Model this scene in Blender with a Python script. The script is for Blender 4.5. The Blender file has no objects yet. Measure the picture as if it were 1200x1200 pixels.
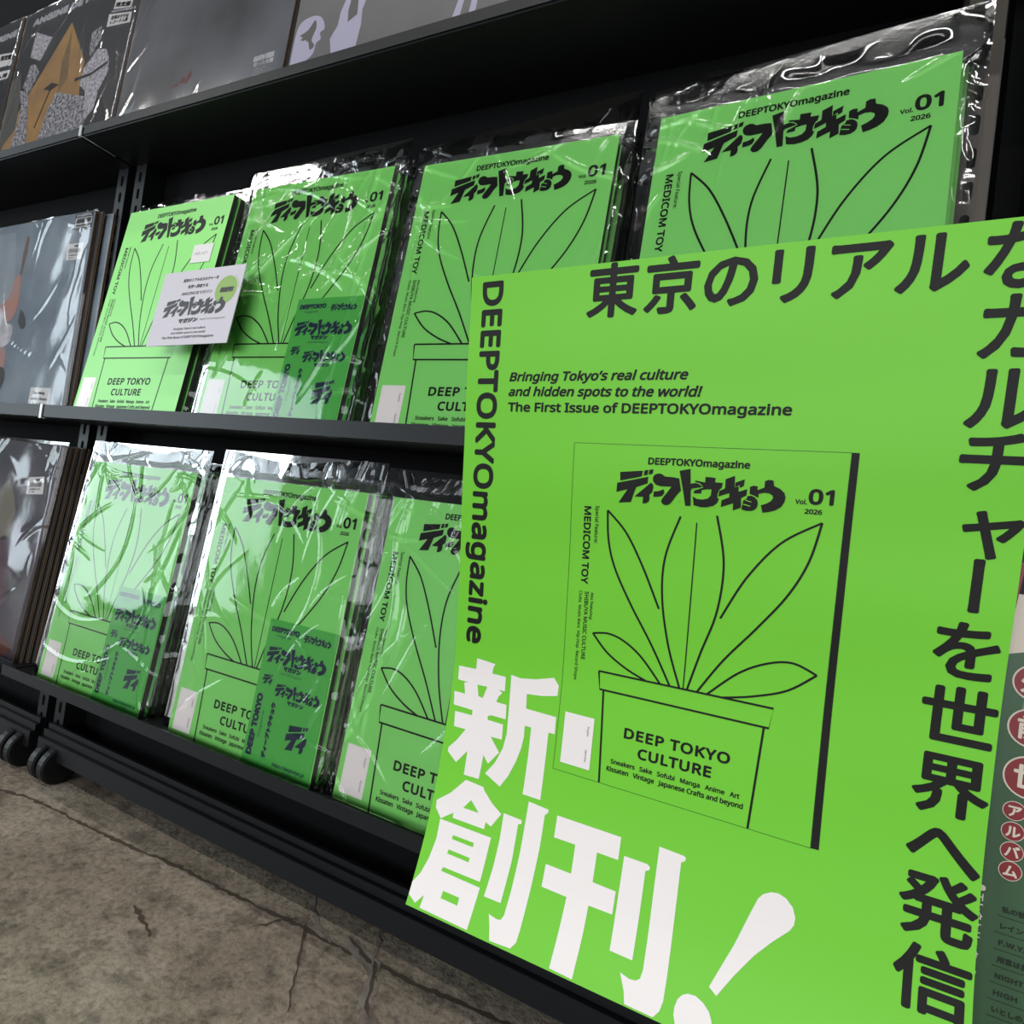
import bpy, bmesh, math, random, os
from mathutils import Vector, Matrix, noise
from mathutils.geometry import tessellate_polygon

# ------------------------------------------------------------------ camera, light, exposure
scene = bpy.context.scene
COL = scene.collection
OZ = 0.435                                   # camera height; the shelf was measured relative to the lens

cam_data = bpy.data.cameras.new('camera')
cam_data.sensor_width = 36.0
cam_data.lens = 36.0 * 685.815 / 1200.0
cam_data.clip_start = 0.02
cam = bpy.data.objects.new('camera', cam_data)
right, down, fwd = Vector((0.897741, 0.420515, 0.131256)), Vector((0.10804, 0.07868, -0.991028)), Vector((-0.427069, 0.903868, 0.025202))
m = Matrix((right, -down, -fwd)).transposed().to_4x4()
m.translation = Vector((0, 0, OZ))
cam.matrix_world = m
COL.objects.link(cam)
scene.camera = cam

world = bpy.data.worlds.new('world')
scene.world = world
world.use_nodes = True
bg = world.node_tree.nodes['Background']
bg.inputs[0].default_value = (0.86, 0.93, 1.0, 1)
bg.inputs[1].default_value = 0.12

def area_light(name, loc, target, sx, sy, power, color=(1, 1, 1)):
    l = bpy.data.lights.new(name, 'AREA')
    l.shape = 'RECTANGLE'; l.size = sx; l.size_y = sy; l.energy = power; l.color = color
    o = bpy.data.objects.new(name, l)
    o.location = loc
    o.rotation_euler = (Vector(target) - Vector(loc)).to_track_quat('-Z', 'Y').to_euler()
    COL.objects.link(o)
    return o
# fluorescent ceiling fixtures of the shop aisle, and the daylit shop front to the left
for i, (x, y, p) in enumerate(((-3.1, -0.95, 16), (-0.4, -0.95, 14), (1.4, -0.95, 12), (-1.3, -0.15, 10), (0.5, -0.15, 10))):
    area_light('ceiling_lamp', (x, y, 2.60), (x, y + 0.5, 0), 1.2, 0.05, p, (1.0, 0.98, 0.94))
area_light('shop_front_daylight', (-3.9, -1.75, 1.0), (-0.6, 0.4, 0.4), 1.5, 1.9, 74, (0.80, 0.93, 1.0))
area_light('added_front_fill', (0.2, -4.7, 1.15), (0.0, 0.4, 0.6), 5.5, 1.7, 172, (0.93, 0.97, 1.0))  # soft frontal fill added behind the camera to brighten the magazines

vs = scene.view_settings
scene.display_settings.display_device = 'sRGB'
vs.view_transform = 'Standard'
vs.look = 'None'
vs.exposure = -0.07
vs.gamma = 1.0
vs.use_curve_mapping = False
scene.cycles.use_denoising = True
scene.cycles.transparent_max_bounces = 32
scene.cycles.max_bounces = 10

# ------------------------------------------------------------------ traced outlines: logo in millimetres of the cover, white characters and sheet profile in metres
LOGO=[[(42.0,273.6),(61.0,275.7),(60.4,270.8),(42.5,266.3)],[(62.4,276.0),(65.5,276.6),(65.1,272.4),(61.9,271.7)],[(66.3,276.7),(69.7,277.4),(69.1,273.5),(65.9,272.7)],[(40.0,264.2),(65.8,270.9),(65.5,265.3),(56.2,261.4),(55.7,259.8),(52.5,248.6),(41.9,247.3),(49.1,259.2),(39.7,256.4)],[(68.4,266.3),(70.2,264.3),(70.5,262.1),(69.8,258.1),(67.5,255.7),(68.0,252.8),(67.4,250.1),(65.2,248.5),(62.4,248.2),(62.6,253.7),(55.3,253.5)],[(71.1,258.9),(74.5,259.4),(77.0,260.3),(78.8,261.4),(79.8,258.5),(78.3,255.8),(75.5,254.8),(70.9,254.4)],[(69.6,270.1),(70.4,272.4),(72.3,273.7),(74.5,274.2),(76.7,273.8),(79.4,271.9),(85.7,271.7),(90.7,271.0),(92.8,261.1),(89.5,256.9),(85.9,250.9),(83.8,248.8),(81.8,248.2),(79.4,248.6),(77.8,250.3),(77.6,251.9),(78.7,254.2),(82.5,259.7),(85.1,263.8),(76.2,263.6),(72.2,264.7),(70.0,267.4)],[(90.6,277.3),(99.0,279.3),(99.9,267.2),(103.2,268.1),(105.6,267.7),(108.2,266.2),(109.3,264.7),(100.4,262.3),(101.2,249.2),(97.0,248.9),(94.6,260.5)],[(111.0,273.6),(118.6,273.2),(118.4,269.6),(124.3,269.5),(123.8,265.8),(121.9,263.6),(121.0,260.1),(121.1,257.1),(122.4,256.8),(121.3,253.3),(118.6,250.7),(113.8,249.1),(109.2,248.8),(103.5,250.0),(102.3,257.1),(105.5,255.3),(110.1,255.1),(113.9,256.2),(116.0,258.8),(116.3,263.7),(112.7,263.6),(108.8,262.7),(108.5,259.9),(102.5,259.6),(103.3,261.9),(109.9,264.7),(108.9,266.4),(106.8,268.2),(103.5,268.8),(103.3,270.2),(111.0,269.0)],[(126.1,272.6),(132.8,275.7),(133.2,266.4),(136.1,267.4),(136.3,263.3),(142.4,265.8),(142.3,260.9),(138.5,258.4),(139.0,250.9),(133.2,248.2),(133.1,253.9),(124.2,250.2),(124.3,255.6),(129.8,258.4),(129.7,261.8),(121.8,258.5),(122.1,262.9),(126.2,265.2)],[(133.6,270.4),(140.1,273.4),(139.7,268.0),(136.8,266.3),(136.8,268.6),(133.5,266.6)],[(144.2,267.7),(146.9,268.9),(149.7,268.5),(149.7,265.5),(154.5,267.8),(154.5,272.8),(156.7,274.0),(160.3,273.8),(161.1,269.5),(165.5,267.6),(168.7,264.6),(169.7,261.4),(169.3,257.8),(167.3,253.7),(163.5,250.8),(158.8,249.1),(154.7,248.3),(153.1,254.0),(157.1,255.7),(159.9,257.7),(161.2,260.1),(160.7,262.1),(158.2,263.5),(154.6,263.8),(150.8,262.6),(150.8,259.5),(148.2,260.9),(144.4,262.2)],[(143.0,260.4),(145.7,260.9),(148.3,259.8),(150.3,257.6),(150.9,254.7),(150.4,252.0),(149.1,250.2),(146.7,249.0),(143.1,248.7),(139.4,249.6),(140.2,256.5),(142.8,258.7)]]
WHITE=[[(0.0221,0.31),(0.0399,0.3115),(0.0382,0.315),(0.0378,0.3199),(0.0505,0.3201),(0.0512,0.332),(0.0454,0.332),(0.0492,0.3336),(0.0477,0.3357),(0.0463,0.3371),(0.0446,0.3421),(0.0543,0.3425),(0.0553,0.354),(0.0416,0.3539),(0.0385,0.3554),(0.039,0.3583),(0.0536,0.3586),(0.0545,0.3708),(0.044,0.371),(0.0537,0.3814),(0.0453,0.3927),(0.04,0.3871),(0.0392,0.4067),(0.0248,0.4071),(0.0245,0.3878),(0.0155,0.3994),(0.0059,0.3926),(0.006,0.3892),(0.0125,0.3819),(0.0196,0.371),(0.008,0.3711),(0.0067,0.3585),(0.0236,0.3582),(0.0234,0.354),(0.0045,0.3535),(0.0032,0.3422),(0.0141,0.3422),(0.0118,0.3332),(0.0158,0.332),(0.0054,0.3318),(0.0049,0.3199),(0.0219,0.3194)],[(0.0553,0.3173),(0.0639,0.3183),(0.0774,0.3162),(0.0928,0.3116),(0.0975,0.317),(0.0974,0.3252),(0.0845,0.3281),(0.0711,0.3296),(0.0721,0.3412),(0.0985,0.3417),(0.0991,0.355),(0.0938,0.355),(0.0951,0.4072),(0.0797,0.4071),(0.0793,0.3764),(0.0786,0.3548),(0.0729,0.3548),(0.0735,0.3637),(0.0725,0.3731),(0.0694,0.3851),(0.0647,0.3975),(0.059,0.4072),(0.0441,0.4007),(0.0514,0.39),(0.0563,0.3774),(0.058,0.3656),(0.057,0.3481)],[(0.0278,0.4104),(0.045,0.4116),(0.0459,0.4137),(0.055,0.4214),(0.0647,0.4269),(0.0577,0.4385),(0.0525,0.4366),(0.0524,0.442),(0.0224,0.4422),(0.022,0.4384),(0.0114,0.4458),(0.0046,0.4391),(0.0039,0.4333),(0.0154,0.4245)],[(0.011,0.4462),(0.0599,0.4461),(0.0587,0.4789),(0.0242,0.4792),(0.0232,0.4823),(0.0599,0.4828),(0.0579,0.5128),(0.0132,0.5125),(0.014,0.5032),(0.0081,0.5108),(-0.0022,0.5068),(-0.0,0.4974),(0.0052,0.4897),(0.0093,0.4767),(0.0116,0.4612)],[(0.0666,0.4255),(0.0827,0.426),(0.0832,0.4287),(0.0804,0.4298),(0.0811,0.4561),(0.0795,0.4869),(0.0648,0.4871),(0.0668,0.4651),(0.0674,0.4462)],[(0.0859,0.4109),(0.1028,0.412),(0.1035,0.4138),(0.1008,0.417),(0.1014,0.4409),(0.1006,0.4698),(0.0994,0.4974),(0.0985,0.5069),(0.095,0.5118),(0.0776,0.5129),(0.075,0.5039),(0.0722,0.4968),(0.0793,0.4979),(0.0827,0.4972),(0.0844,0.4936),(0.0856,0.4758),(0.0863,0.4479),(0.086,0.4281)],[(0.1108,0.4139),(0.1612,0.4139),(0.1615,0.4297),(0.1455,0.4297),(0.1459,0.45),(0.1634,0.4503),(0.1635,0.4655),(0.1458,0.4657),(0.1456,0.4852),(0.1442,0.513),(0.1267,0.5127),(0.128,0.4891),(0.1288,0.4659),(0.1085,0.4656),(0.1085,0.4497),(0.129,0.4498),(0.1284,0.4297),(0.1111,0.4299)],[(0.1653,0.4255),(0.1821,0.4255),(0.1843,0.4269),(0.184,0.4291),(0.1815,0.4304),(0.1819,0.4568),(0.1821,0.4876),(0.166,0.4874),(0.1655,0.4542)],[(0.1886,0.4114),(0.2059,0.4121),(0.2073,0.4133),(0.2066,0.4154),(0.2044,0.4168),(0.205,0.4497),(0.2058,0.4888),(0.2057,0.5027),(0.2043,0.5085),(0.2009,0.5132),(0.1817,0.5132),(0.1799,0.5063),(0.1755,0.497),(0.182,0.4985),(0.1863,0.4979),(0.189,0.4958),(0.19,0.4905),(0.1897,0.4715),(0.1888,0.4351)],[(0.2319,0.4841),(0.2434,0.4554),(0.2503,0.4343),(0.2543,0.4224),(0.257,0.4187),(0.2613,0.4159),(0.2657,0.4151),(0.2703,0.4166),(0.2745,0.4206),(0.2765,0.4261),(0.2762,0.4308),(0.2741,0.435),(0.2652,0.4449),(0.2559,0.4567),(0.2456,0.4725),(0.2369,0.4874)],[(0.2199,0.4926),(0.2247,0.492),(0.2298,0.494),(0.2338,0.4973),(0.2359,0.5014),(0.2371,0.5065),(0.2365,0.5109),(0.2336,0.5149),(0.2292,0.5167),(0.2238,0.5168),(0.2179,0.515),(0.2147,0.5114),(0.2131,0.507),(0.213,0.5028),(0.2142,0.4979),(0.2166,0.4946)]]
HOLES=[[(0.025,0.3321),(0.0344,0.3318),(0.0314,0.3419),(0.0272,0.3412)],[(0.0359,0.4244),(0.0447,0.4318),(0.0301,0.432)],[(0.0262,0.4544),(0.046,0.4542),(0.046,0.4574),(0.0259,0.4574)],[(0.0251,0.4656),(0.0452,0.4657),(0.0452,0.4689),(0.0248,0.4687)],[(0.0295,0.4949),(0.0447,0.4948),(0.0447,0.5004),(0.0291,0.5003)]]
PROF_L=[(0.39,0.1911),(0.3915,0.1827),(0.3931,0.1742),(0.3946,0.1658),(0.3961,0.1573),(0.3976,0.1489),(0.3991,0.1404),(0.4006,0.132),(0.402,0.1235),(0.4035,0.1151),(0.4049,0.1066),(0.4063,0.0982),(0.4078,0.0897),(0.4092,0.0813),(0.4107,0.0728),(0.4123,0.0644),(0.4138,0.056),(0.4154,0.0475),(0.417,0.0391),(0.4186,0.0307),(0.4202,0.0222),(0.4218,0.0138),(0.4234,0.0054),(0.4251,-0.003),(0.4268,-0.0114),(0.4284,-0.0198),(0.4301,-0.0282),(0.4318,-0.0367),(0.4334,-0.0451),(0.435,-0.0535),(0.4366,-0.0619),(0.4381,-0.0704),(0.4395,-0.0788),(0.4409,-0.0873),(0.4422,-0.0958),(0.4434,-0.1043),(0.4445,-0.1128),(0.4453,-0.1213),(0.4459,-0.1299),(0.4462,-0.1384),(0.4464,-0.147),(0.4464,-0.1556),(0.4462,-0.1642),(0.4458,-0.1727),(0.4453,-0.1813),(0.4446,-0.1898),(0.4439,-0.1984),(0.4432,-0.2069),(0.4424,-0.2155),(0.4415,-0.224),(0.4405,-0.2325),(0.4394,-0.241),(0.438,-0.2495),(0.4364,-0.2579),(0.4346,-0.2663),(0.4323,-0.2746),(0.4297,-0.2827),(0.4269,-0.2908),(0.4238,-0.2989),(0.4207,-0.3068),(0.4175,-0.3148)]
PROF_R=[(0.4,0.2088),(0.4011,0.1996),(0.4023,0.1904),(0.4034,0.1813),(0.4045,0.1721),(0.4056,0.1629),(0.4067,0.1537),(0.4078,0.1445),(0.4089,0.1354),(0.41,0.1262),(0.4111,0.117),(0.4121,0.1078),(0.4132,0.0986),(0.4144,0.0894),(0.4156,0.0803),(0.4167,0.0714),(0.4179,0.0631),(0.4191,0.0548),(0.4202,0.0465),(0.4213,0.0381),(0.4224,0.0298),(0.4234,0.0214),(0.4244,0.0131),(0.4252,0.0047),(0.4261,-0.0037),(0.4269,-0.012),(0.4277,-0.0204),(0.4285,-0.0288),(0.4292,-0.0372),(0.4298,-0.0456),(0.4303,-0.0539),(0.4307,-0.0623),(0.4311,-0.0708),(0.4314,-0.0792),(0.4317,-0.0876),(0.4319,-0.096),(0.4321,-0.1044),(0.4322,-0.1128),(0.4322,-0.1212),(0.4322,-0.1296),(0.4322,-0.138),(0.432,-0.1464),(0.4318,-0.1548),(0.4315,-0.1632),(0.4312,-0.1716),(0.4307,-0.18),(0.4302,-0.1882),(0.4295,-0.1964),(0.4286,-0.2046),(0.4275,-0.2128),(0.4263,-0.2209),(0.4248,-0.229),(0.423,-0.2371),(0.4211,-0.2451),(0.419,-0.2531),(0.4168,-0.261),(0.4145,-0.2689),(0.4122,-0.2768),(0.4098,-0.2847),(0.4074,-0.2926),(0.405,-0.3005)]
# floor marks: lines of (x, y) in metres, width, dark or chalky, seed
CRACKS = (
 ([(-1.15,0.415),(-0.901,0.445),(-0.864,0.455),(-0.826,0.459),(-0.761,0.462),(-0.7,0.465),(-0.649,0.468),(-0.59,0.476),(-0.537,0.477),(-0.477,0.48),(-0.413,0.485),(-0.365,0.485),(-0.309,0.489),(-0.26,0.491),(-0.212,0.497),(0.1,0.515)],0.0045,'d',1),
 ([(-0.439,0.543),(-0.414,0.511),(-0.392,0.497),(-0.365,0.485)],0.004,'c',2),
 ([(-0.355,0.502),(-0.333,0.491),(-0.313,0.486),(-0.3,0.466),(-0.293,0.449),(-0.277,0.435),(-0.25,0.40)],0.012,'c',3),
 ([(-0.355,0.503),(-0.332,0.492),(-0.312,0.487),(-0.299,0.467),(-0.291,0.449),(-0.277,0.437)],0.004,'d',4),
 ([(-0.343,0.54),(-0.329,0.514),(-0.313,0.486)],0.004,'c',5),
 ([(-0.406,0.494),(-0.376,0.454),(-0.356,0.427),(-0.338,0.403)],0.0022,'d',6),
 ([(-0.559,0.411),(-0.518,0.398),(-0.507,0.392)],0.005,'d',7),
 ([(-0.355,0.502),(-0.353,0.525),(-0.343,0.54)],0.005,'c',8),
 ([(-0.444,0.452),(-0.428,0.478),(-0.413,0.496)],0.002,'d',9),
)
# ------------------------------------------------------------------ materials
MATS = {}
def mat(name, color, rough=0.5, spec=0.5, metal=0.0, coat=0.0, bump=None, vary=None):
    if name in MATS: return MATS[name]
    mt = bpy.data.materials.new(name); mt.use_nodes = True
    nt = mt.node_tree; b = nt.nodes['Principled BSDF']
    b.inputs['Base Color'].default_value = (*color, 1)
    b.inputs['Roughness'].default_value = rough
    b.inputs['Specular IOR Level'].default_value = spec
    b.inputs['Metallic'].default_value = metal
    b.inputs['Coat Weight'].default_value = coat
    b.inputs['Coat Roughness'].default_value = 0.12
    tc = nt.nodes.new('ShaderNodeTexCoord')
    if vary:                                   # vary = (scale, other colour): mottled colour of the surface itself
        n = nt.nodes.new('ShaderNodeTexNoise'); n.inputs['Scale'].default_value = vary[0]; n.inputs['Detail'].default_value = 6
        r = nt.nodes.new('ShaderNodeValToRGB')
        r.color_ramp.elements[0].position = 0.36; r.color_ramp.elements[0].color = (*color, 1)
        r.color_ramp.elements[1].position = 0.66; r.color_ramp.elements[1].color = (*vary[1], 1)
        nt.links.new(tc.outputs['Object'], n.inputs['Vector']); nt.links.new(n.outputs['Fac'], r.inputs['Fac'])
        nt.links.new(r.outputs['Color'], b.inputs['Base Color'])
    if bump:
        n = nt.nodes.new('ShaderNodeTexNoise'); n.inputs['Scale'].default_value = bump[0]; n.inputs['Detail'].default_value = 4
        bp = nt.nodes.new('ShaderNodeBump'); bp.inputs['Strength'].default_value = bump[1]; bp.inputs['Distance'].default_value = bump[2]
        nt.links.new(tc.outputs['Object'], n.inputs['Vector']); nt.links.new(n.outputs['Fac'], bp.inputs['Height'])
        nt.links.new(bp.outputs['Normal'], b.inputs['Normal'])
    MATS[name] = mt
    return mt

def plastic_film(name, strength, rough, micro):
    """clear polypropylene: mostly see-through, with a sharp reflection"""
    mt = bpy.data.materials.new(name); mt.use_nodes = True
    nt = mt.node_tree; nt.nodes.clear()
    out = nt.nodes.new('ShaderNodeOutputMaterial')
    tr = nt.nodes.new('ShaderNodeBsdfTransparent'); tr.inputs[0].default_value = (0.985, 0.985, 0.985, 1)
    gl = nt.nodes.new('ShaderNodeBsdfGlossy'); gl.inputs['Roughness'].default_value = rough
    fr = nt.nodes.new('ShaderNodeFresnel'); fr.inputs['IOR'].default_value = 1.5
    mu = nt.nodes.new('ShaderNodeMath'); mu.operation = 'MULTIPLY'; mu.use_clamp = True; mu.inputs[1].default_value = strength
    mx = nt.nodes.new('ShaderNodeMixShader')
    tc = nt.nodes.new('ShaderNodeTexCoord')
    n = nt.nodes.new('ShaderNodeTexNoise'); n.inputs['Scale'].default_value = 55; n.inputs['Detail'].default_value = 3
    bp = nt.nodes.new('ShaderNodeBump'); bp.inputs['Strength'].default_value = micro; bp.inputs['Distance'].default_value = 0.002
    L = nt.links.new
    L(tc.outputs['Object'], n.inputs['Vector']); L(n.outputs['Fac'], bp.inputs['Height'])
    L(bp.outputs['Normal'], gl.inputs['Normal']); L(bp.outputs['Normal'], fr.inputs['Normal'])
    L(fr.outputs[0], mu.inputs[0]); L(mu.outputs[0], mx.inputs[0]); L(tr.outputs[0], mx.inputs[1]); L(gl.outputs[0], mx.inputs[2])
    L(mx.outputs[0], out.inputs['Surface'])
    MATS[name] = mt
    return mt

M_GREEN = mat('magazine_green', (0.235, 0.66, 0.160), 0.42, 0.4)
M_POSTER = mat('poster_green', (0.160, 0.545, 0.036), 0.42, 0.25)
M_INK = mat('black_ink', (0.008, 0.008, 0.007), 0.5, 0.2)
M_THIN = mat('keyline_ink', (0.02, 0.10, 0.008), 0.45, 0.4)
M_WHITE = mat('white_print', (0.80, 0.74, 0.73), 0.45, 0.4)
M_NAVY = mat('navy_ink', (0.012, 0.022, 0.05), 0.45, 0.4)
M_SHEET = mat('sticker_green', (0.085, 0.43, 0.08), 0.4, 0.4)
M_PAGES = mat('page_edges', (0.55, 0.53, 0.48), 0.8, 0.2)
M_SPINE = mat('black_spine', (0.016, 0.014, 0.012), 0.45, 0.4)
M_STEEL = mat('black_powder_coat', (0.0065, 0.0072, 0.0088), 0.45, 0.25, bump=(900, 0.25, 0.0004))
M_PANEL = mat('black_back_panel', (0.0035, 0.0038, 0.0042), 0.8, 0.08, bump=(700, 0.3, 0.0004))
M_HOLE = mat('slot_dark', (0.001, 0.001, 0.001), 0.9, 0.05)
M_LIT_COAT = mat('lit_powder_coat', (0.085, 0.072, 0.060), 0.42, 0.5, 0.3, bump=(500, 0.3, 0.0004))  # black powder coat with warm glancing light put into its colour
M_RUBBER = mat('caster_rubber', (0.007, 0.007, 0.008), 0.5, 0.3)
M_CARD = mat('white_card', (0.52, 0.49, 0.54), 0.55, 0.3)
M_BOARD = mat('jacket_board', (0.20, 0.135, 0.085), 0.8, 0.2)
M_LABEL = mat('paper_label', (0.66, 0.64, 0.63), 0.6, 0.3)
M_WALL = mat('wall_paint', (0.12, 0.12, 0.12), 0.7, 0.3)
M_CEIL = mat('ceiling_paint', (0.05, 0.05, 0.052), 0.8, 0.2)
M_FILM = plastic_film('clear_film', 0.95, 0.05, 0.05)
M_FILM2 = plastic_film('clear_sleeve', 0.8, 0.07, 0.04)

# ------------------------------------------------------------------ mesh helpers
class MB:
    """collects faces with materials, then links them as one mesh"""
    def __init__(self): self.v = []; self.f = []; self.mi = []; self.mats = []
    def slot(self, mt):
        if mt not in self.mats: self.mats.append(mt)
        return self.mats.index(mt)
    def add(self, verts, faces, mt):
        o = len(self.v); k = self.slot(mt)
        self.v.extend(verts)
        for f in faces: self.f.append([i + o for i in f]); self.mi.append(k)
    def box(self, x0, x1, y0, y1, z0, z1, mt, faces=None):
        v = [(x, y, z) for x in (x0, x1) for y in (y0, y1) for z in (z0, z1)]
        F = {'-x': (0, 1, 3, 2), '+x': (4, 6, 7, 5), '-y': (0, 4, 5, 1), '+y': (2, 3, 7, 6), '-z': (0, 2, 6, 4), '+z': (1, 5, 7, 3)}
        for key, f in F.items(): self.add([v[i] for i in f], [(0, 1, 2, 3)], (faces or {}).get(key, mt))
    def build(self, name, parent=None, smooth=False, bevel=0.0):
        me = bpy.data.meshes.new(name)
        me.from_pydata([tuple(p) for p in self.v], [], self.f)
        for mt in self.mats: me.materials.append(mt)
        me.polygons.foreach_set('material_index', self.mi)
        if smooth: me.polygons.foreach_set('use_smooth', [smooth is True or i < smooth for i in range(len(self.f))])
        if bevel or smooth:
            bm = bmesh.new(); bm.from_mesh(me)
            if bevel: bmesh.ops.remove_doubles(bm, verts=bm.verts, dist=1e-6)
            if bevel: bmesh.ops.bevel(bm, geom=[e for e in bm.edges if e.is_manifold and e.calc_face_angle(0) > 0.6], offset=bevel, segments=2, affect='EDGES', clamp_overlap=True)
            bm.to_mesh(me); bm.free()
        me.update()
        o = bpy.data.objects.new(name, me); COL.objects.link(o)
        if parent: o.parent = parent
        return o

def tag(o, label, cat, group=None):
    o['label'] = label; o['category'] = cat
    if group: o['group'] = group
    return o
def empty(name, loc, rot=(0, 0, 0)):
    o = bpy.data.objects.new(name, None); o.empty_display_size = 0.05
    o.location = loc; o.rotation_euler = rot; COL.objects.link(o)
    return o
def copy_tree(o):
    c = o.copy(); COL.objects.link(c)
    for ch in o.children:
        d = ch.copy(); COL.objects.link(d); d.parent = c
    return c

# ------------------------------------------------------------------ flat print: every shape is (points 2D, faces, material, level)
FONT_DIR = os.path.join(bpy.utils.resource_path('LOCAL'), 'datafiles', 'fonts')
FONTS = {}
for key, fn in (('latin', 'NotoSansHebrew-Regular.woff2'), ('cjk', 'Noto Sans CJK Regular.woff2'),):
    try: FONTS[key] = bpy.data.fonts.load(os.path.join(FONT_DIR, fn))
    except Exception: FONTS[key] = None          # Blender's own default font then stands in
GLYPHS = {}
def glyph(text, font='latin', shear=0.0, spacing=1.0):
    k = (text, font, shear, spacing)
    if k not in GLYPHS:
        c = bpy.data.curves.new('lettering', 'FONT')
        if FONTS.get(font): c.font = FONTS[font]
        c.body = text; c.resolution_u = 3; c.shear = shear; c.space_character = spacing
        o = bpy.data.objects.new('lettering', c)
        me = o.to_mesh()
        v = [(p.co.x, p.co.y) for p in me.vertices]; f = [list(p.vertices) for p in me.polygons]
        o.to_mesh_clear(); bpy.data.objects.remove(o); bpy.data.curves.remove(c)
        GLYPHS[k] = (v, f)
    return GLYPHS[k]
def span(v): return min(p[0] for p in v), max(p[0] for p in v), min(p[1] for p in v), max(p[1] for p in v)
CAP = {f: span(glyph('H', f)[0])[3] for f in ('latin', 'cjk')}
EM = span(glyph('東東', 'cjk')[0])[1] - span(glyph('東', 'cjk')[0])[1]

class Print:
    def __init__(self): self.items = []
    def shape(self, pts, faces, mt, lvl=0): self.items.append((pts, faces, mt, lvl))
    def poly(self, pts, mt, lvl=0):
        tri = tessellate_polygon([[Vector((x, y, 0)) for x, y in pts]])
        self.shape(list(pts), [list(t) for t in tri], mt, lvl)
    def rect(self, x0, y0, x1, y1, mt, lvl=0): self.shape([(x0, y0), (x1, y0), (x1, y1), (x0, y1)], [[0, 1, 2, 3]], mt, lvl)
    def disc(self, cx, cy, rx, ry, mt, lvl=0, n=28):
        self.shape([(cx + rx * math.cos(a * 2 * math.pi / n), cy + ry * math.sin(a * 2 * math.pi / n)) for a in range(n)], [list(range(n))], mt, lvl)
    def line(self, pts, w, mt, lvl=0, closed=False):
        n = len(pts); L = []; R = []
        for i in range(n):
            a = Vector(pts[(i - 1) % n] if closed or i else pts[0]); b = Vector(pts[(i + 1) % n] if closed or i < n - 1 else pts[-1])
            t = (b - a).normalized() if (b - a).length > 0 else Vector((1, 0)); q = Vector((-t.y, t.x)) * w / 2
            p = Vector(pts[i]); L.append(tuple(p + q)); R.append(tuple(p - q))
        f = [[i, (i + 1) % n, n + (i + 1) % n, n + i] for i in range(n if closed else n - 1)]
        self.shape(L + R, f, mt, lvl)
    def put(self, g, fx, bold, mt, lvl=0):
        v, f = g
        P = [fx(*p) for p in v]
        offs = [(0, 0)] if bold <= 0 else [(bold * math.cos(k * math.pi / 4), bold * math.sin(k * math.pi / 4)) for k in range(8)]
        for k, (dx, dy) in enumerate(offs): self.shape([(x + dx, y + dy) for x, y in P], f, mt, lvl + 0.04 * k)
    def text(self, s, l, r, cap, mt, bold=0.0, font='latin', shear=0.0, lvl=0, spacing=1.0):
        """baseline from l to r, cap = point at capital height over l; bold is a share of the cap height"""
        g = glyph(s, font, shear, spacing); x0, x1, _, _ = span(g[0])
        l, r, cap = Vector(l), Vector(r), Vector(cap)
        e1 = (r - l); up = cap - l
        up = up - e1 * (up.dot(e1) / e1.length_squared)
        h = up.length; b = bold * h
        k = (e1.length - 2 * b) / (x1 - x0); e1n = e1.normalized(); upn = up.normalized()
        fx = lambda x, y: tuple(l + e1n * (b + (x - x0) * k) + upn * (y / CAP[font] * (h - 2 * b) + b))
        self.put(g, fx, b, mt, lvl)
    def kanji(self, ch, cx, cy, em, mt, bold=0.0, rot=False, flip=-1, lvl=0):
        """one full-width character centred in its em square; flip=-1 when the second axis points down"""
        g = glyph(ch, 'cjk'); s = em / EM
        ox, oy = EM / 2 + EM0, EM * 0.38
        if rot: fx = lambda x, y: (cx + (y - oy) * s, cy - flip * (x - ox) * s)
        else: fx = lambda x, y: (cx + (x - ox) * s, cy + flip * (y - oy) * s)
        self.put(g, fx, bold * em, mt, lvl)
    def cut(self, axis, step, lo, hi):
        """slice every face along lines of one axis so that it can follow a bend"""
        new = []
        for pts, faces, mt, lvl in self.items:
            a0 = min(p[axis] for p in pts); a1 = max(p[axis] for p in pts)
            ks = [k for k in range(int(lo / step), int(hi / step) + 2) if a0 < k * step < a1]
            if ks:
                bm = bmesh.new(); vv = [bm.verts.new((p[0], p[1], 0)) for p in pts]
                for f in faces:
                    try: bm.faces.new([vv[i] for i in f])
                    except ValueError: pass
                for k in ks:
                    co = Vector((0, 0, 0)); co[axis] = k * step; no = Vector((0, 0, 0)); no[axis] = 1
                    bmesh.ops.bisect_plane(bm, geom=bm.verts[:] + bm.edges[:] + bm.faces[:], dist=1e-7, plane_co=co, plane_no=no)
                bm.verts.index_update()
                pts = [(p.co.x, p.co.y) for p in bm.verts]; faces = [[p.index for p in f.verts] for f in bm.faces]
                bm.free()
            new.append((pts, faces, mt, lvl))
        self.items = new
    def to(self, mb, fn, base=1.0, step=1.0):
        """fn(a, b, height) -> point; the level sets the order of overprinting"""
        for pts, faces, mt, lvl in self.items:
            P = [fn(x, y, base + lvl * step) for x, y in pts]
            mb.add(P, faces, mt)
EM0 = 0.0

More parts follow.
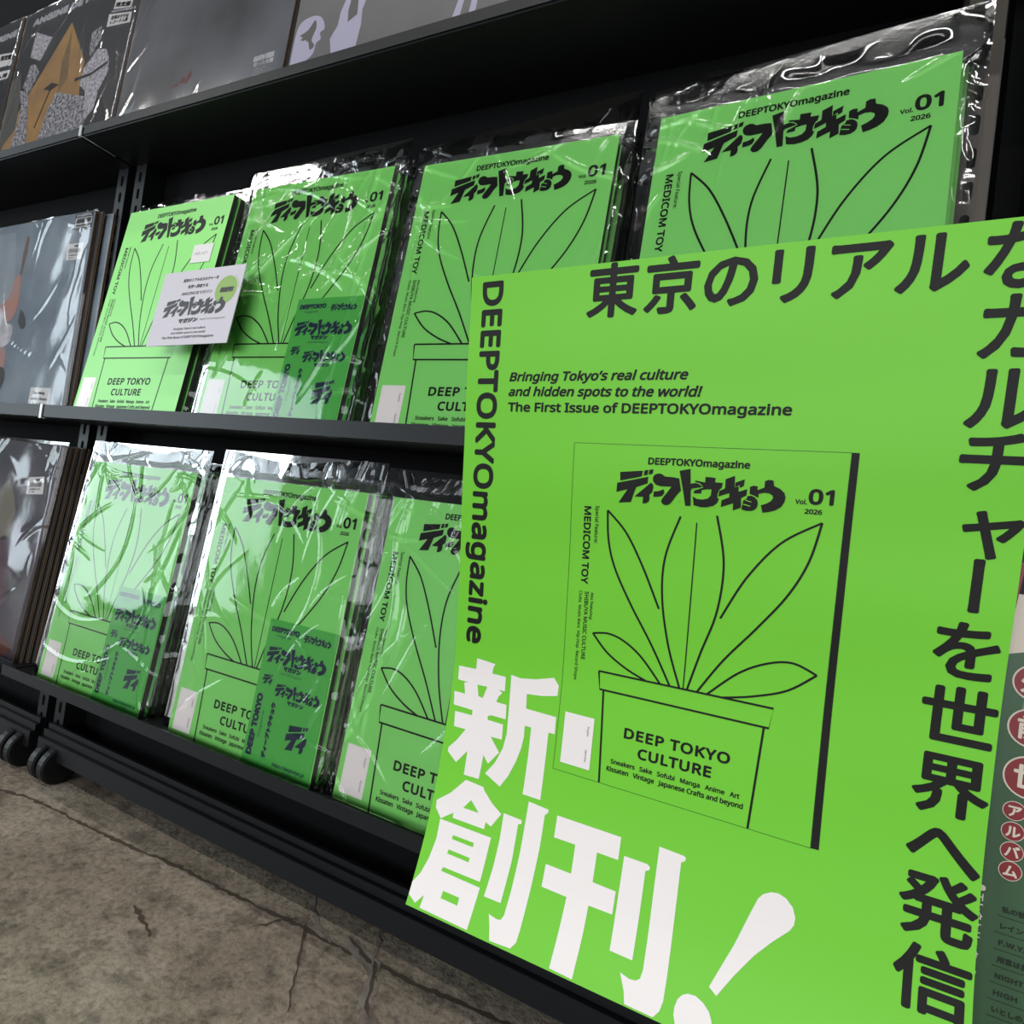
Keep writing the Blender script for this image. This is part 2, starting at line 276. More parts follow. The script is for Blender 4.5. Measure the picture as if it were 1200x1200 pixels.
def arc(cx, cy, rx, ry, a0, a1, n=24):
    return [(cx + rx * math.cos(math.radians(a0 + (a1 - a0) * i / n)), cy + ry * math.sin(math.radians(a0 + (a1 - a0) * i / n))) for i in range(n + 1)]
def spline(pts, n=10):
    out = []
    P = [pts[0]] + list(pts) + [pts[-1]]
    for i in range(1, len(P) - 2):
        p0, p1, p2, p3 = P[i - 1], P[i], P[i + 1], P[i + 2]
        for k in range(n):
            t = k / n
            out.append(tuple(0.5 * (2 * p1[j] + (p2[j] - p0[j]) * t + (2 * p0[j] - 5 * p1[j] + 4 * p2[j] - p3[j]) * t * t + (3 * p1[j] - p0[j] - 3 * p2[j] + p3[j]) * t ** 3) for j in (0, 1)))
    out.append(pts[-1])
    return out

def logo(pr, fx, mt, back=None, lvl=0):
    for P in LOGO: pr.poly([fx(*p) for p in P], mt, lvl)
    if back:
        pr.poly([fx(*p) for p in arc(91.29, 252.62, 1.15, 1.15, 0, 345, 14)], back, lvl + 1)
        for P in ([(141.6, 257.5), (146.4, 256.1), (146.2, 255.6), (141.5, 256.9)], [(140.4, 254.2), (145.8, 252.9), (145.5, 252.3), (140.3, 253.5)],
                  [(101.0, 263.2), (109.3, 265.0), (109.2, 264.5), (101.1, 262.6)]):
            pr.poly([fx(*p) for p in P], back, lvl + 1)

def cover_print(fx, green, ink, scale=1.0):
    """the magazine's cover in millimetres on a 210 x 297 sheet, mapped by fx"""
    pr = Print()
    T = lambda s, l, r, c, b=0.0, **k: pr.text(s, fx(*l), fx(*r), fx(*c), ink, b, **k)
    Ln = lambda pts, w=1.7, closed=False: pr.line([fx(*p) for p in pts], w * scale, ink, 0, closed)
    # plain line drawing: a potted plant with long pointed leaves
    Ln(spline([(104, 96), (92, 130), (84, 170), (84, 205), (94, 240)])); Ln(spline([(122, 243), (130, 205), (128, 165), (118, 128), (110, 96)]))
    Ln([(107, 96), (107, 236)], 1.0)
    Ln(spline([(96, 96), (78, 128), (58, 160), (42, 190), (35, 214), (33, 240)])); Ln(spline([(33, 240), (50, 222), (66, 194), (82, 160)]))
    Ln(spline([(118, 96), (136, 126), (158, 156), (178, 186), (190, 214), (196, 244)])); Ln(spline([(196, 244), (170, 226), (148, 196), (131, 160)]))
    Ln(spline([(88, 96), (70, 116), (54, 127), (40, 131), (26, 129)])); Ln(spline([(26, 129), (40, 114), (58, 103), (76, 96)]))
    Ln(spline([(126, 96), (148, 118), (168, 130), (186, 134), (203, 128)])); Ln(spline([(203, 128), (184, 112), (160, 102), (138, 96)]))
    Ln([(34, 96), (176, 96), (174, 80), (36, 80), (34, 96)])
    Ln([(39.5, 80), (44, 0)]); Ln([(170.5, 80), (166, 0)])
    logo(pr, fx, ink, green, 1)
    T('DEEPTOKYOmagazine', (64.8, 281), (143, 281.6), (64.8, 287), 0.06)
    T('Vol.', (176.5, 257), (184.6, 257), (176.5, 260.6), 0.05)
    T('01', (185.2, 257.2), (202, 257.4), (185.2, 269), 0.06)
    T('2026', (183.4, 250), (195.2, 250), (183.4, 253.8), 0.06)
    T('Special Feature:', (22.2, 243), (22.2, 210), (25.4, 243), 0.03)
    T('MEDICOM TOY', (12, 242), (12, 172.2), (18.4, 242), 0.055)
    T('Also Featuring:', (22, 165.6), (22, 140.4), (24.5, 165.6), 0.04)
    T('SHIBUYA MUSIC CULTURE', (16.4, 165.6), (16.4, 103.2), (20, 165.6), 0.04)
    T('Clubs  Music Bars  Hip-Hop  Record Shops', (11.2, 165.6), (11.2, 83.5), (13.9, 165.6), 0.03)
    pr.poly([fx(*p) for p in ((6.2, 7.6), (34.2, 7.6), (34.2, 53), (6.2, 53))], M_WHITE, 1)
    pr.text('English', fx(28.6, 44.6), fx(28.6, 36.3), fx(30.4, 44.6), ink, 0.0, lvl=2)
    pr.text('Japanese', fx(28.6, 24.4), fx(28.6, 13.7), fx(30.4, 24.4), ink, 0.0, lvl=2)
    T('DEEP TOKYO', (61.6, 43.2), (148.4, 44.4), (61.6, 52.3), 0.055, spacing=1.08)
    T('CULTURE', (75, 29), (135.4, 30), (75, 38), 0.055, spacing=1.08)
    T('Sneakers   Sake   Sofubi   Manga   Anime   Art', (52.4, 19), (158, 20.2), (52.4, 23), 0.05)
    T('Kissaten   Vintage   Japanese Crafts and beyond', (49.4, 12), (161.2, 13.2), (49.4, 16.2), 0.05)
    return pr

# ------------------------------------------------------------------ the floor
def concrete():
    mt = bpy.data.materials.new('worn_concrete'); mt.use_nodes = True
    nt = mt.node_tree; b = nt.nodes['Principled BSDF']; L = nt.links.new
    tc = nt.nodes.new('ShaderNodeTexCoord')
    def nz(scale, detail, dist=0.0, vec=None):
        n = nt.nodes.new('ShaderNodeTexNoise'); n.inputs['Scale'].default_value = scale; n.inputs['Detail'].default_value = detail
        n.inputs['Roughness'].default_value = 0.62; n.inputs['Distortion'].default_value = dist
        L(vec or tc.outputs['Object'], n.inputs['Vector']); return n
    def ramp(src, stops):
        r = nt.nodes.new('ShaderNodeValToRGB'); e = r.color_ramp.elements
        while len(e) < len(stops): e.new(0.5)
        for q, (p, c) in zip(e, stops): q.position = p; q.color = (*c, 1)
        L(src, r.inputs['Fac']); return r
    def mix(kind, fac, a, c):
        x = nt.nodes.new('ShaderNodeMix'); x.data_type = 'RGBA'; x.blend_type = kind; x.inputs[0].default_value = fac
        L(a, x.inputs[6]); L(c, x.inputs[7]); return x
    n1 = nz(5, 8, 0.6); n2 = nz(38, 6, 0.2); n3 = nz(170, 7)
    base = ramp(n1.outputs['Fac'], [(0.30, (0.190, 0.153, 0.114)), (0.52, (0.285, 0.236, 0.180)), (0.72, (0.375, 0.32, 0.255))])
    mott = ramp(n2.outputs['Fac'], [(0.36, (0.58, 0.58, 0.58)), (0.5, (1, 1, 1)), (0.74, (1.18, 1.18, 1.18))])
    fine = ramp(n3.outputs['Fac'], [(0.34, (0.55, 0.55, 0.55)), (0.5, (1.0, 1.0, 1.0)), (0.68, (1.22, 1.22, 1.22))])
    c = mix('MULTIPLY', 1.0, base.outputs[0], mott.outputs[0]); c = mix('MULTIPLY', 0.8, c.outputs[2], fine.outputs[0])
    # chips: small dark and pale patches
    v = nt.nodes.new('ShaderNodeTexVoronoi'); v.inputs['Scale'].default_value = 26
    dn = nz(30, 4); ad = nt.nodes.new('ShaderNodeVectorMath'); ad.operation = 'MULTIPLY_ADD'
    L(dn.outputs['Color'], ad.inputs[0]); ad.inputs[1].default_value = (0.06, 0.06, 0.06); L(tc.outputs['Object'], ad.inputs[2])
    L(ad.outputs[0], v.inputs['Vector'])
    chip = ramp(v.outputs['Distance'], [(0.02, (0.70, 0.68, 0.66)), (0.16, (1, 1, 1))])
    c = mix('MULTIPLY', 0.5, c.outputs[2], chip.outputs[0])
    L(c.outputs[2], b.inputs['Base Color'])
    b.inputs['Roughness'].default_value = 0.55
    bp = nt.nodes.new('ShaderNodeBump'); bp.inputs['Strength'].default_value = 0.6; bp.inputs['Distance'].default_value = 0.004
    L(n2.outputs['Fac'], bp.inputs['Height'])
    bp2 = nt.nodes.new('ShaderNodeBump'); bp2.inputs['Strength'].default_value = 0.6; bp2.inputs['Distance'].default_value = 0.0012
    L(n3.outputs['Fac'], bp2.inputs['Height']); L(bp.outputs[0], bp2.inputs['Normal']); L(bp2.outputs[0], b.inputs['Normal'])
    return mt
M_FLOOR = concrete()
M_CRACK = mat('crack_dark', (0.078, 0.063, 0.048), 0.9, 0.1)  # dark tone of the floor joint and cracks
M_CHALK = mat('crack_chalk', (0.26, 0.23, 0.20), 0.9, 0.1, vary=(60, (0.13, 0.11, 0.09)))
mb = MB()
mb.box(-6, 4, -5, 3, -0.05, 0.0, M_FLOOR)
fl = mb.build('floor'); fl['kind'] = 'structure'
def crack(pts, w, mt, seed, name='floor_crack'):
    """a ragged thin flake of broken surface following a line on the floor"""
    rnd = random.Random(seed); mb = MB()
    P = []
    for (a, b) in zip(pts[:-1], pts[1:]):
        a, b = Vector(a), Vector(b); n = max(2, int((b - a).length / 0.006))
        for i in range(n): P.append(a.lerp(b, i / n) + Vector((rnd.uniform(-1, 1), rnd.uniform(-1, 1))) * 0.0014)
    P.append(Vector(pts[-1]))
    V = []; n = len(P)
    for i, p in enumerate(P):
        t = (P[min(i + 1, n - 1)] - P[max(i - 1, 0)]).normalized(); q = Vector((-t.y, t.x))
        k = w * rnd.uniform(0.35, 1.4) * min(1, (i + 1) / 3, (n - i) / 3)
        V += [(p.x + q.x * k / 2, p.y + q.y * k / 2, 0.0002 + seed * 0.00012), (p.x - q.x * k / 2, p.y - q.y * k / 2, 0.0002 + seed * 0.00012)]
    mb.add(V, [(2 * i, 2 * i + 1, 2 * i + 3, 2 * i + 2) for i in range(n - 1)], mt)
    o = mb.build(name, fl); return o
for pts, w, mt, sd in CRACKS: crack(pts, w, M_CRACK if mt == 'd' else M_CHALK, sd)

# ------------------------------------------------------------------ shelving units
Y_LIP, Y_UP, Y_BACK = 0.437, 0.506, 0.536
SHELVES = ((-0.2805, -0.2709, -0.2845), (0.0707, 0.0808, 0.0645), (0.4576, 0.4676, 0.4558))   # board top, lip top, lip bottom
def shelving_unit(x0, x1, up_l, up_r, label, upright_mat, slots):
    u = empty('shelving_unit', ((x0 + x1) / 2, 0.6, 0)); cx = (x0 + x1) / 2
    X = lambda x: x - cx
    Yv = lambda y: y - 0.6
    tag(u, label, 'shelf')
    mb = MB(); mb.box(X(x0 + 0.004), X(x1 - 0.004), Yv(Y_BACK), Yv(Y_BACK + 0.02), 0.04, 1.55, M_PANEL); mb.build('back_panel', u)
    for zt, lt, lb in SHELVES:
        mb = MB()
        mb.box(X(x0 + 0.002), X(x1 - 0.002), Yv(Y_LIP + 0.0015), Yv(Y_BACK), zt - 0.004 + OZ, zt + OZ, M_STEEL)
        mb.box(X(x0 + 0.002), X(x1 - 0.002), Yv(Y_LIP), Yv(Y_LIP + 0.0015), lb + OZ, lt + OZ, M_STEEL)
        mb.box(X(x0 + 0.002), X(x1 - 0.002), Yv(Y_LIP + 0.0015), Yv(Y_LIP + 0.012), lb + OZ, lb + 0.0015 + OZ, M_STEEL)
        mb.build('shelf_board', u)
    for ux, on in ((up_l, slots[0]), (up_r, slots[1])):
        mb = MB(); w = 0.0115
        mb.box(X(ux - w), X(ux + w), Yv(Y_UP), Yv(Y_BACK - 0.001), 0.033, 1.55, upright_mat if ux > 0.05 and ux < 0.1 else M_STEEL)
        if on is not None:                                                     # pairs of keyhole slots, 25 mm apart
            k0, k1 = on
            for k in range(k0, k1):
                z = OZ - 0.365 + 0.025 * k
                a = [(X(ux + 0.0030 * math.cos(t)), Yv(Y_UP) - 0.0003, z + (0.0048 if math.sin(t) >= 0 else -0.0048) + 0.0030 * math.sin(t)) for t in [i * math.pi / 6 for i in range(12)]]
                mb.add(a, [tuple(range(12))], M_HOLE)
        mb.build('upright', u)
    # foot rail with a stepped top
    mb = MB()
    for ya, yb, za, zb in ((0.489, 0.506, 0.033, 0.056), (0.495, 0.5055, 0.056, 0.0655), (0.500, 0.505, 0.0655, 0.0725)):
        mb.box(X(up_l - 0.0105), X(up_r + 0.0105), Yv(ya), Yv(yb), za, zb, M_STEEL)
    mb.build('foot_rail', u, bevel=0.0004)
    mb = MB(); mb.box(X(x0 + 0.01), X(x1 - 0.01), Yv(0.56), Yv(1.05), 0.034, 0.07, M_STEEL); mb.build('base_frame', u)
    for ux in (up_l + 0.012, up_r - 0.03):
        for s in (0.0,):
            mb = MB(); n = 28; r = 0.026; c = Vector((X(ux + 0.008), Yv(0.498), r))
            for off in (-0.010, 0.012):                             # twin wheels with rounded shoulders
                rings = []
                for dx, rr in ((-0.007, r * 0.72), (-0.0068, r * 0.9), (-0.005, r), (0.005, r), (0.0068, r * 0.9), (0.007, r * 0.72)):
                    rings.append([(c.x + off + dx, c.y + rr * math.cos(t * 2 * math.pi / n), c.z + rr * math.sin(t * 2 * math.pi / n)) for t in range(n)])
                V = [p for q in rings for p in q]; F = []
                for i in range(len(rings) - 1):
                    for t in range(n): F.append((i * n + t, i * n + (t + 1) % n, (i + 1) * n + (t + 1) % n, (i + 1) * n + t))
                F += [tuple(range(n)), tuple(range((len(rings) - 1) * n, len(rings) * n))]
                mb.add(V, F, M_RUBBER)
            mb.box(c.x - 0.004, c.x + 0.006, c.y - 0.012, c.y + 0.012, 0.02, 0.0385, M_STEEL)
            mb.build('caster', u)
    return u
mb = MB(); mb.box(-6, 4, 2.95, 3.0, 0.0, 2.75, M_WALL); w_ = mb.build('wall_back'); w_['kind'] = 'structure'
mb = MB(); mb.box(-6, 4, -5, 3.0, 2.75, 2.80, M_CEIL); w_ = mb.build('ceiling'); w_['kind'] = 'structure'
shelving_unit(-1.93, -0.9275, -1.905, -0.9485, 'black steel shelving unit holding the vinyl records in the corner', M_STEEL, (None, (0, 38)))
shelving_unit(-0.9265, 0.108, -0.9055, 0.0905, 'black steel shelving unit with caster wheels holding the bagged green magazines', M_LIT_COAT, ((0, 38), (0, 38)))
shelving_unit(0.109, 1.10, 0.140, 1.08, 'dark shelving unit beyond the perforated upright, behind the dark green flyer', M_STEEL, (None, None))
# ------------------------------------------------------------------ clear film with real wrinkles
import numpy as np
def film(name, parent, mt, W, H, T, margin, step, seed, gap=0.0012, lump=0.0016, edge=0.0032, creases=26, crease_h=0.0016, corner=0.0, nodes=None):
    """front sheet of a bag over a W x H x T block, welded to a flat back sheet along its seams"""
    l, r, b, t = margin; rs = np.random.RandomState(seed)
    nx = int((W + l + r) / step) + 1; nz = int((H + b + t) / step) + 1
    x = np.linspace(-l, W + r, nx); z = np.linspace(-b, H + t, nz)
    X, Zm = np.meshgrid(x, z)
    ox = np.maximum(np.maximum(-X, X - W), 0); oz = np.maximum(np.maximum(-Zm, Zm - H), 0)
    d = np.hypot(ox, oz); mg = max(min(l, r, t) * 0.8, 0.004)
    s = np.clip(d / mg, 0, 1); s = s * s * (3 - 2 * s)
    lum = np.zeros_like(X); out = np.zeros_like(X)
    for k in range(9):
        a = rs.uniform(0, math.pi); wl = rs.uniform(0.045, 0.16)
        lum += np.sin((X * math.cos(a) + Zm * math.sin(a)) * 2 * math.pi / wl + rs.uniform(0, 6.3)) / 9
        a = rs.uniform(0, math.pi); wl = rs.uniform(0.022, 0.085)
        out += np.sin((X * math.cos(a) + Zm * math.sin(a)) * 2 * math.pi / wl + rs.uniform(0, 6.3)) / 9
    y = -(gap + lump * (lum + 1) * 0.5) * (1 - s) + (T * 0.45) * s
    y -= edge * out * np.clip(d / (mg * 0.5), 0, 1)
    for k in range(creases):                       # sharp folds: most near the corners and the open top
        if rs.rand() < 0.45: cx, cz = rs.choice([rs.uniform(-l, 0.03), W - rs.uniform(-r, 0.03)]), rs.uniform(0, H + t)
        elif rs.rand() < 0.5: cx, cz = rs.uniform(0, W), H + rs.uniform(-0.03, t)
        else: cx, cz = rs.uniform(0, W), rs.uniform(0, H)
        a = rs.uniform(-0.5, 0.5) + rs.choice([0.0, math.pi * 0.5, math.pi * 0.36, math.pi * 0.36, -math.pi * 0.2])
        ln = rs.uniform(0.02, 0.085); w = rs.uniform(0.0011, 0.0022); hh = crease_h * rs.uniform(0.3, 1.0)
        bend = rs.uniform(-6, 6)
        u = (X - cx) * math.cos(a) + (Zm - cz) * math.sin(a); v = -(X - cx) * math.sin(a) + (Zm - cz) * math.cos(a)
        v = v - bend * u * u
        y -= hh * np.exp(-(v / w) ** 2) * np.clip(1 - (u / ln) ** 2, 0, 1) * (0.55 + 0.45 * (1 - s) + 0.8 * s)
    y = np.where(d <= 0, np.minimum(y, -0.0008), y)
    border = np.minimum(np.minimum(X + l, W + r - X), np.minimum(Zm + b, 1e3))
    kb = np.clip(border / 0.005, 0, 1); y = y * kb + T * 0.5 * (1 - kb)
    top = np.clip((Zm - H) / max(t, 1e-4), 0, 1)
    Z2 = Zm + top * (0.004 * np.sin(X * 31 + seed) + corner * np.clip((X - W * 0.72) / (W * 0.28 + r), 0, 1) ** 2)
    V = np.stack([X, y, Z2], -1).reshape(-1, 3)
    Vb = np.stack([X, np.full_like(X, T + 0.001), Z2], -1)[[0, -1]][:, [0, -1]].reshape(-1, 3)
    Vb[:, 1] = T * 0.5 + 0.0006
    idx = np.arange(nx * nz).reshape(nz, nx)
    F = np.stack([idx[:-1, :-1], idx[:-1, 1:], idx[1:, 1:], idx[1:, :-1]], -1).reshape(-1, 4)
    me = bpy.data.meshes.new(name)
    n = len(V)
    me.from_pydata(np.concatenate([V, Vb]).tolist(), [], F.tolist() + [[n, n + 2, n + 3, n + 1]])
    me.polygons.foreach_set('use_smooth', [True] * len(me.polygons))
    me.materials.append(mt); me.update()
    o = bpy.data.objects.new(name, me); COL.objects.link(o); o.parent = parent
    return o

# ------------------------------------------------------------------ bagged magazines
MW, MH, MT = 0.210, 0.297, 0.0055
def mag_fx(p, q): return (p, q)
_cov = cover_print(mag_fx, M_GREEN, M_INK)
def magazine_mesh(printed):
    mb = MB()
    mb.box(0, MW, 0, 0.0004, 0, MH, M_GREEN, {'+x': M_SPINE})
    mb.box(0.0008, MW, 0.0004, MT - 0.0004, 0.0008, MH - 0.0008, M_PAGES, {'+x': M_SPINE})
    mb.box(0, MW, MT - 0.0004, MT, 0, MH, M_GREEN, {'+x': M_SPINE})
    if printed: _cov.to(mb, lambda x, y, h: (x / 1000, -0.00010 * h, y / 1000))
    return mb.build('magazine')
mag_front = magazine_mesh(True); mag_plain = magazine_mesh(False)
POSES = (
    (-0.8739, 0.4466, 0.0707, -0.353, 7.169),
    (-0.6282, 0.4467, 0.0707, 0.257, 6.877),
    (-0.3852, 0.4580, 0.0707, 0.805, 6.408),
    (-0.1383, 0.4613, 0.0707, -3.811, 4.597),
    (-0.8706, 0.4518, -0.2805, 0.688, 6.117),
    (-0.6018, 0.4506, -0.2805, 0.805, 5.531),
    (-0.3663, 0.4577, -0.2805, -0.093, 6.445))
WHICH = ('unwrapped green magazine wearing a white price sticker, with a white card in front of it',
         'bagged green magazine under heavily glaring film, beside the white card on the middle shelf',
         'bagged green magazine whose lower right corner is covered by the big poster, middle shelf',
         'bagged green magazine standing against the perforated upright, above the big poster',
         'bagged green magazine with a large white glare, beside the records on the bottom shelf',
         'bagged green magazine with the most legible sticker sheet, on the bottom shelf',
         'bagged green magazine half hidden by the poster edge, on the bottom shelf')
STACK = ('with the price sticker on the middle shelf', 'with the glaring film on the middle shelf', 'under the poster corner on the middle shelf',
         'against the perforated upright', 'next to the records on the bottom shelf', 'with the legible stickers on the bottom shelf', 'half hidden by the poster on the bottom shelf')
BAGS = ((0.013, 0.012, 0.000, 0.020, 0.002), (0.013, 0.013, 0.000, 0.024, 0.012), (0.014, 0.014, 0.0, 0.026, 0.018), (0.014, 0.016, 0.0, 0.030, 0.004),
        (0.016, 0.014, 0.002, 0.026, 0.0), (0.014, 0.016, 0.002, 0.028, 0.004), (0.016, 0.014, 0.002, 0.028, 0.0))
back_bag = None
mags = []
for i, (x, y, z, yaw, lean) in enumerate(POSES):
    rot = (-math.radians(lean), 0, math.radians(yaw))
    root = empty('bagged_magazine' if i else 'display_magazine', (x, y, z + OZ), rot); mags.append(root)
    tag(root, WHICH[i], 'magazine', 'front magazines on the rack')
    if i == 0: mg = mag_front
    else: mg = mag_front.copy(); COL.objects.link(mg)
    mg.parent = root
    bg_ = BAGS[i]
    if i > 0: film('plastic_bag', root, M_FILM, MW, MH, MT, bg_[:4], 0.0016, 11 + i * 7 if i != 1 else 204, edge=0.0032 if i != 1 else 0.0022, corner=bg_[4],
         gap=0.0014 if i in (1, 4, 5) else 0.0011, lump=(0, 0.0007, 0.0003, 0.00015, 0.0022, 0.0008, 0.0012)[i], creases=(0, 60, 34, 30, 44, 44, 54)[i], crease_h=(0, 0.0026, 0.0018, 0.0018, 0.0024, 0.0020, 0.0024)[i])
    # copies standing behind, bagged too
    for k in range(1, 4):
        rnd = random.Random(100 * i + k)
        M = Matrix.LocRotScale(root.location, root.rotation_euler.to_quaternion(), None)
        p = M @ Vector((rnd.uniform(0.0, 0.004) + 0.001 * k, k * (0.0085 if i != 3 else 0.0075), 0))
        if back_bag is None:
            c = empty('bagged_magazine', p, rot); mag_plain.parent = c
            film('plastic_bag', c, M_FILM, MW, MH, MT, (0.010, 0.010, 0.0, 0.018), 0.006, 5, creases=30)
            back_bag = c
        else:
            c = copy_tree(back_bag); c.location = p; c.rotation_euler = rot
        c.location.z = z + OZ
        tag(c, 'bagged copy stacked behind the magazine ' + STACK[i], 'magazine', 'copies stacked behind the front magazine ' + STACK[i])

# price sticker on the first magazine (moves with it)
mb = MB(); mb.box(0.1605, 0.197, -0.0006, -0.0004, 0.2065, 0.2315, M_LABEL)
pr = Print(); pr.line(spline([(166, 217), (168, 221), (171, 217), (173, 221), (176, 217), (180, 220), (183, 217), (186, 221), (190, 218)], 4), 0.35, M_INK)
pr.to(mb, lambda x, y, h: (x / 1000, -0.0008, y / 1000))
mb.build('price_sticker', mags[0])

# sticker sheets slipped into the bags
def fit(x0, y0, x1, y1):
    return lambda x, y: (x0 + (x - 39.7) / 130.0 * (x1 - x0), y0 + (y - 247.3) / 31.9 * (y1 - y0))
def sticker_sheet(i, w, h, dx, label):
    mg = POSES[i]
    root = None
    mb = MB(); mb.box(0, w, 0, 0.0003, 0, h, M_SHEET)
    pr = Print(); N = M_NAVY; k = w / 0.0925
    S = lambda x, y: ((x - 115) * k, y)
    pr.text('DEEPTOKYO', S(119.7, 135.4), S(158, 135.8), S(119.7, 141), N, 0.10)
    pr.text('magazine', S(128, 131), S(148, 131), S(128, 133.6), N)
    logo(pr, lambda x, y: S(*fit(165, 132, 201, 141)(x, y)), N)
    logo(pr, lambda x, y: S(*fit(120, 104, 201, 123)(x, y)), N)
    pr.text('マガジン', S(146, 99.6), S(170, 99.6), S(146, 104.4), N, 0.12, 'cjk')
    pr.text('DEEPTOKYOmagazine', S(144, 95.5), S(172, 95.5), S(144, 97.6), N)
    def mark(x0, y0, x1, y1):
        g = lambda x, y: S(x0 + (x - 39.7) / 31.2 * (x1 - x0), y0 + (y - 247.3) / 31 * (y1 - y0))
        for P in LOGO[:5]: pr.poly([g(*p) for p in P], N)
    mark(121.4, 82, 135, 93); mark(167, 27, 195, 55)
    logo(pr, lambda x, y: S(*fit(141, 73.5, 201, 88)(x, y)), N)
    pr.text('マガジン', S(160, 68.6), S(182, 68.6), S(160, 72.6), N, 0.12, 'cjk')
    pr.text('DEEP TOKYO', S(127, 10.5), S(127, 72), S(119, 10.5), N, 0.11)
    pr.text('magazine', S(133, 30), S(133, 56), S(130, 30), N)
    pr.text('ディープトウキョウ', S(146, 12), S(146, 67), S(140.5, 12), N, 0.14, 'cjk')
    pr.text('https://deeptokyo.jp', S(157, 8), S(200, 8.4), S(157, 11.4), N, 0.05, shear=0.2)
    pr.text('deeptokyo', S(172, 4.6), S(186, 4.6), S(172, 6.2), N)
    pr.to(mb, lambda x, y, hh: (x / 1000, -0.00008 * hh, y / 1000 * h / 0.148))
    o = mb.build('sticker_sheet')
    M = Matrix.LocRotScale(mags[i].location, mags[i].rotation_euler.to_quaternion(), None)
    o.location = M @ Vector((dx, -0.0006, 0.0008)); o.rotation_euler = mags[i].rotation_euler
    tag(o, label, 'stickers', 'sticker sheets inside the bags')
sticker_sheet(1, 0.0905, 0.1465, 0.1185, 'green sheet of dark logo stickers under glaring wrinkled film on the middle shelf')
sticker_sheet(4, 0.0905, 0.142, 0.119, 'green sheet of dark logo stickers in the bag nearest the records on the bottom shelf')
sticker_sheet(5, 0.0925, 0.150, 0.116, 'green sheet of dark logo stickers seen clearly in the middle bag of the bottom shelf')
sticker_sheet(6, 0.0905, 0.080, 0.112, 'green sticker sheet mostly hidden behind the left edge of the big poster')

# ------------------------------------------------------------------ the white card in front of the first magazine
def card():
    W, H = 139.6, 95.0
    mb = MB(); mb.box(0, W / 1000, 0, 0.0009, 0, H / 1000, M_CARD)
    pr = Print(); P = lambda s, t: (s * W, (1 - t) * H)
    K = mat('card_ink', (0.02, 0.02, 0.022), 0.5)
    pr.text('東京のリアルなカルチャーを', P(.27, .155), P(.71, .155), P(.27, .115), K, 0.06, 'cjk', 0.12)
    pr.text('世界へ発信する', P(.35, .245), P(.60, .245), P(.35, .205), K, 0.06, 'cjk', 0.12)
    pr.text('AMAZING!なマガジン', P(.29, .335), P(.67, .335), P(.29, .295), K, 0.04, 'cjk', 0.12)
    cg = mat('card_dot_green', (0.22, 0.36, 0.085), 0.5)
    cx, cy = P(.835, .315); pr.disc(cx, cy, 17.5, 17.5, cg)
    pr.line(arc(cx, cy, 19.6, 19.6, 5, 62, 14), 0.5, cg)
    pr.text('新創刊！', P(.765, .345), P(.925, .345), P(.765, .285), K, 0.12, 'cjk', 0.15, 1)
    logo(pr, lambda x, y: (0.105 * W + (x - 39.7) / 130 * 0.755 * W + (y - 247) * 0.10, 0.375 * H + (y - 247.3) / 31.9 * 25), K, None, 1)
    pr.text('マガジン', P(.345, .715), P(.585, .705), P(.345, .655), K, 0.13, 'cjk', 0.1)
    pr.text('DEEPTOKYOmagazine', P(.61, .69), P(.905, .685), P(.61, .67), K, 0.0, shear=0.1)
    pr.text("Bringing Tokyo's real culture", P(.31, .80), P(.705, .80), P(.31, .772), K, 0.04, shear=0.2)
    pr.text('and hidden spots to the world!', P(.29, .855), P(.715, .855), P(.29, .827), K, 0.04, shear=0.2)
    pr.text('The First Issue of DEEPTOKYOmagazine', P(.185, .915), P(.825, .915), P(.185, .883), K, 0.06, shear=0.1)
    pr.to(mb, lambda x, y, h: (x / 1000, -0.0001 * h, y / 1000))
    o = mb.build('pop_card'); o.location = (-0.7137, 0.4328, 0.1562 + OZ)
    o.rotation_euler = (-math.radians(7.4), -math.radians(1.1), 0)
    tag(o, 'white announcement card with a green dot, propped in front of the first green magazine', 'card')
card()

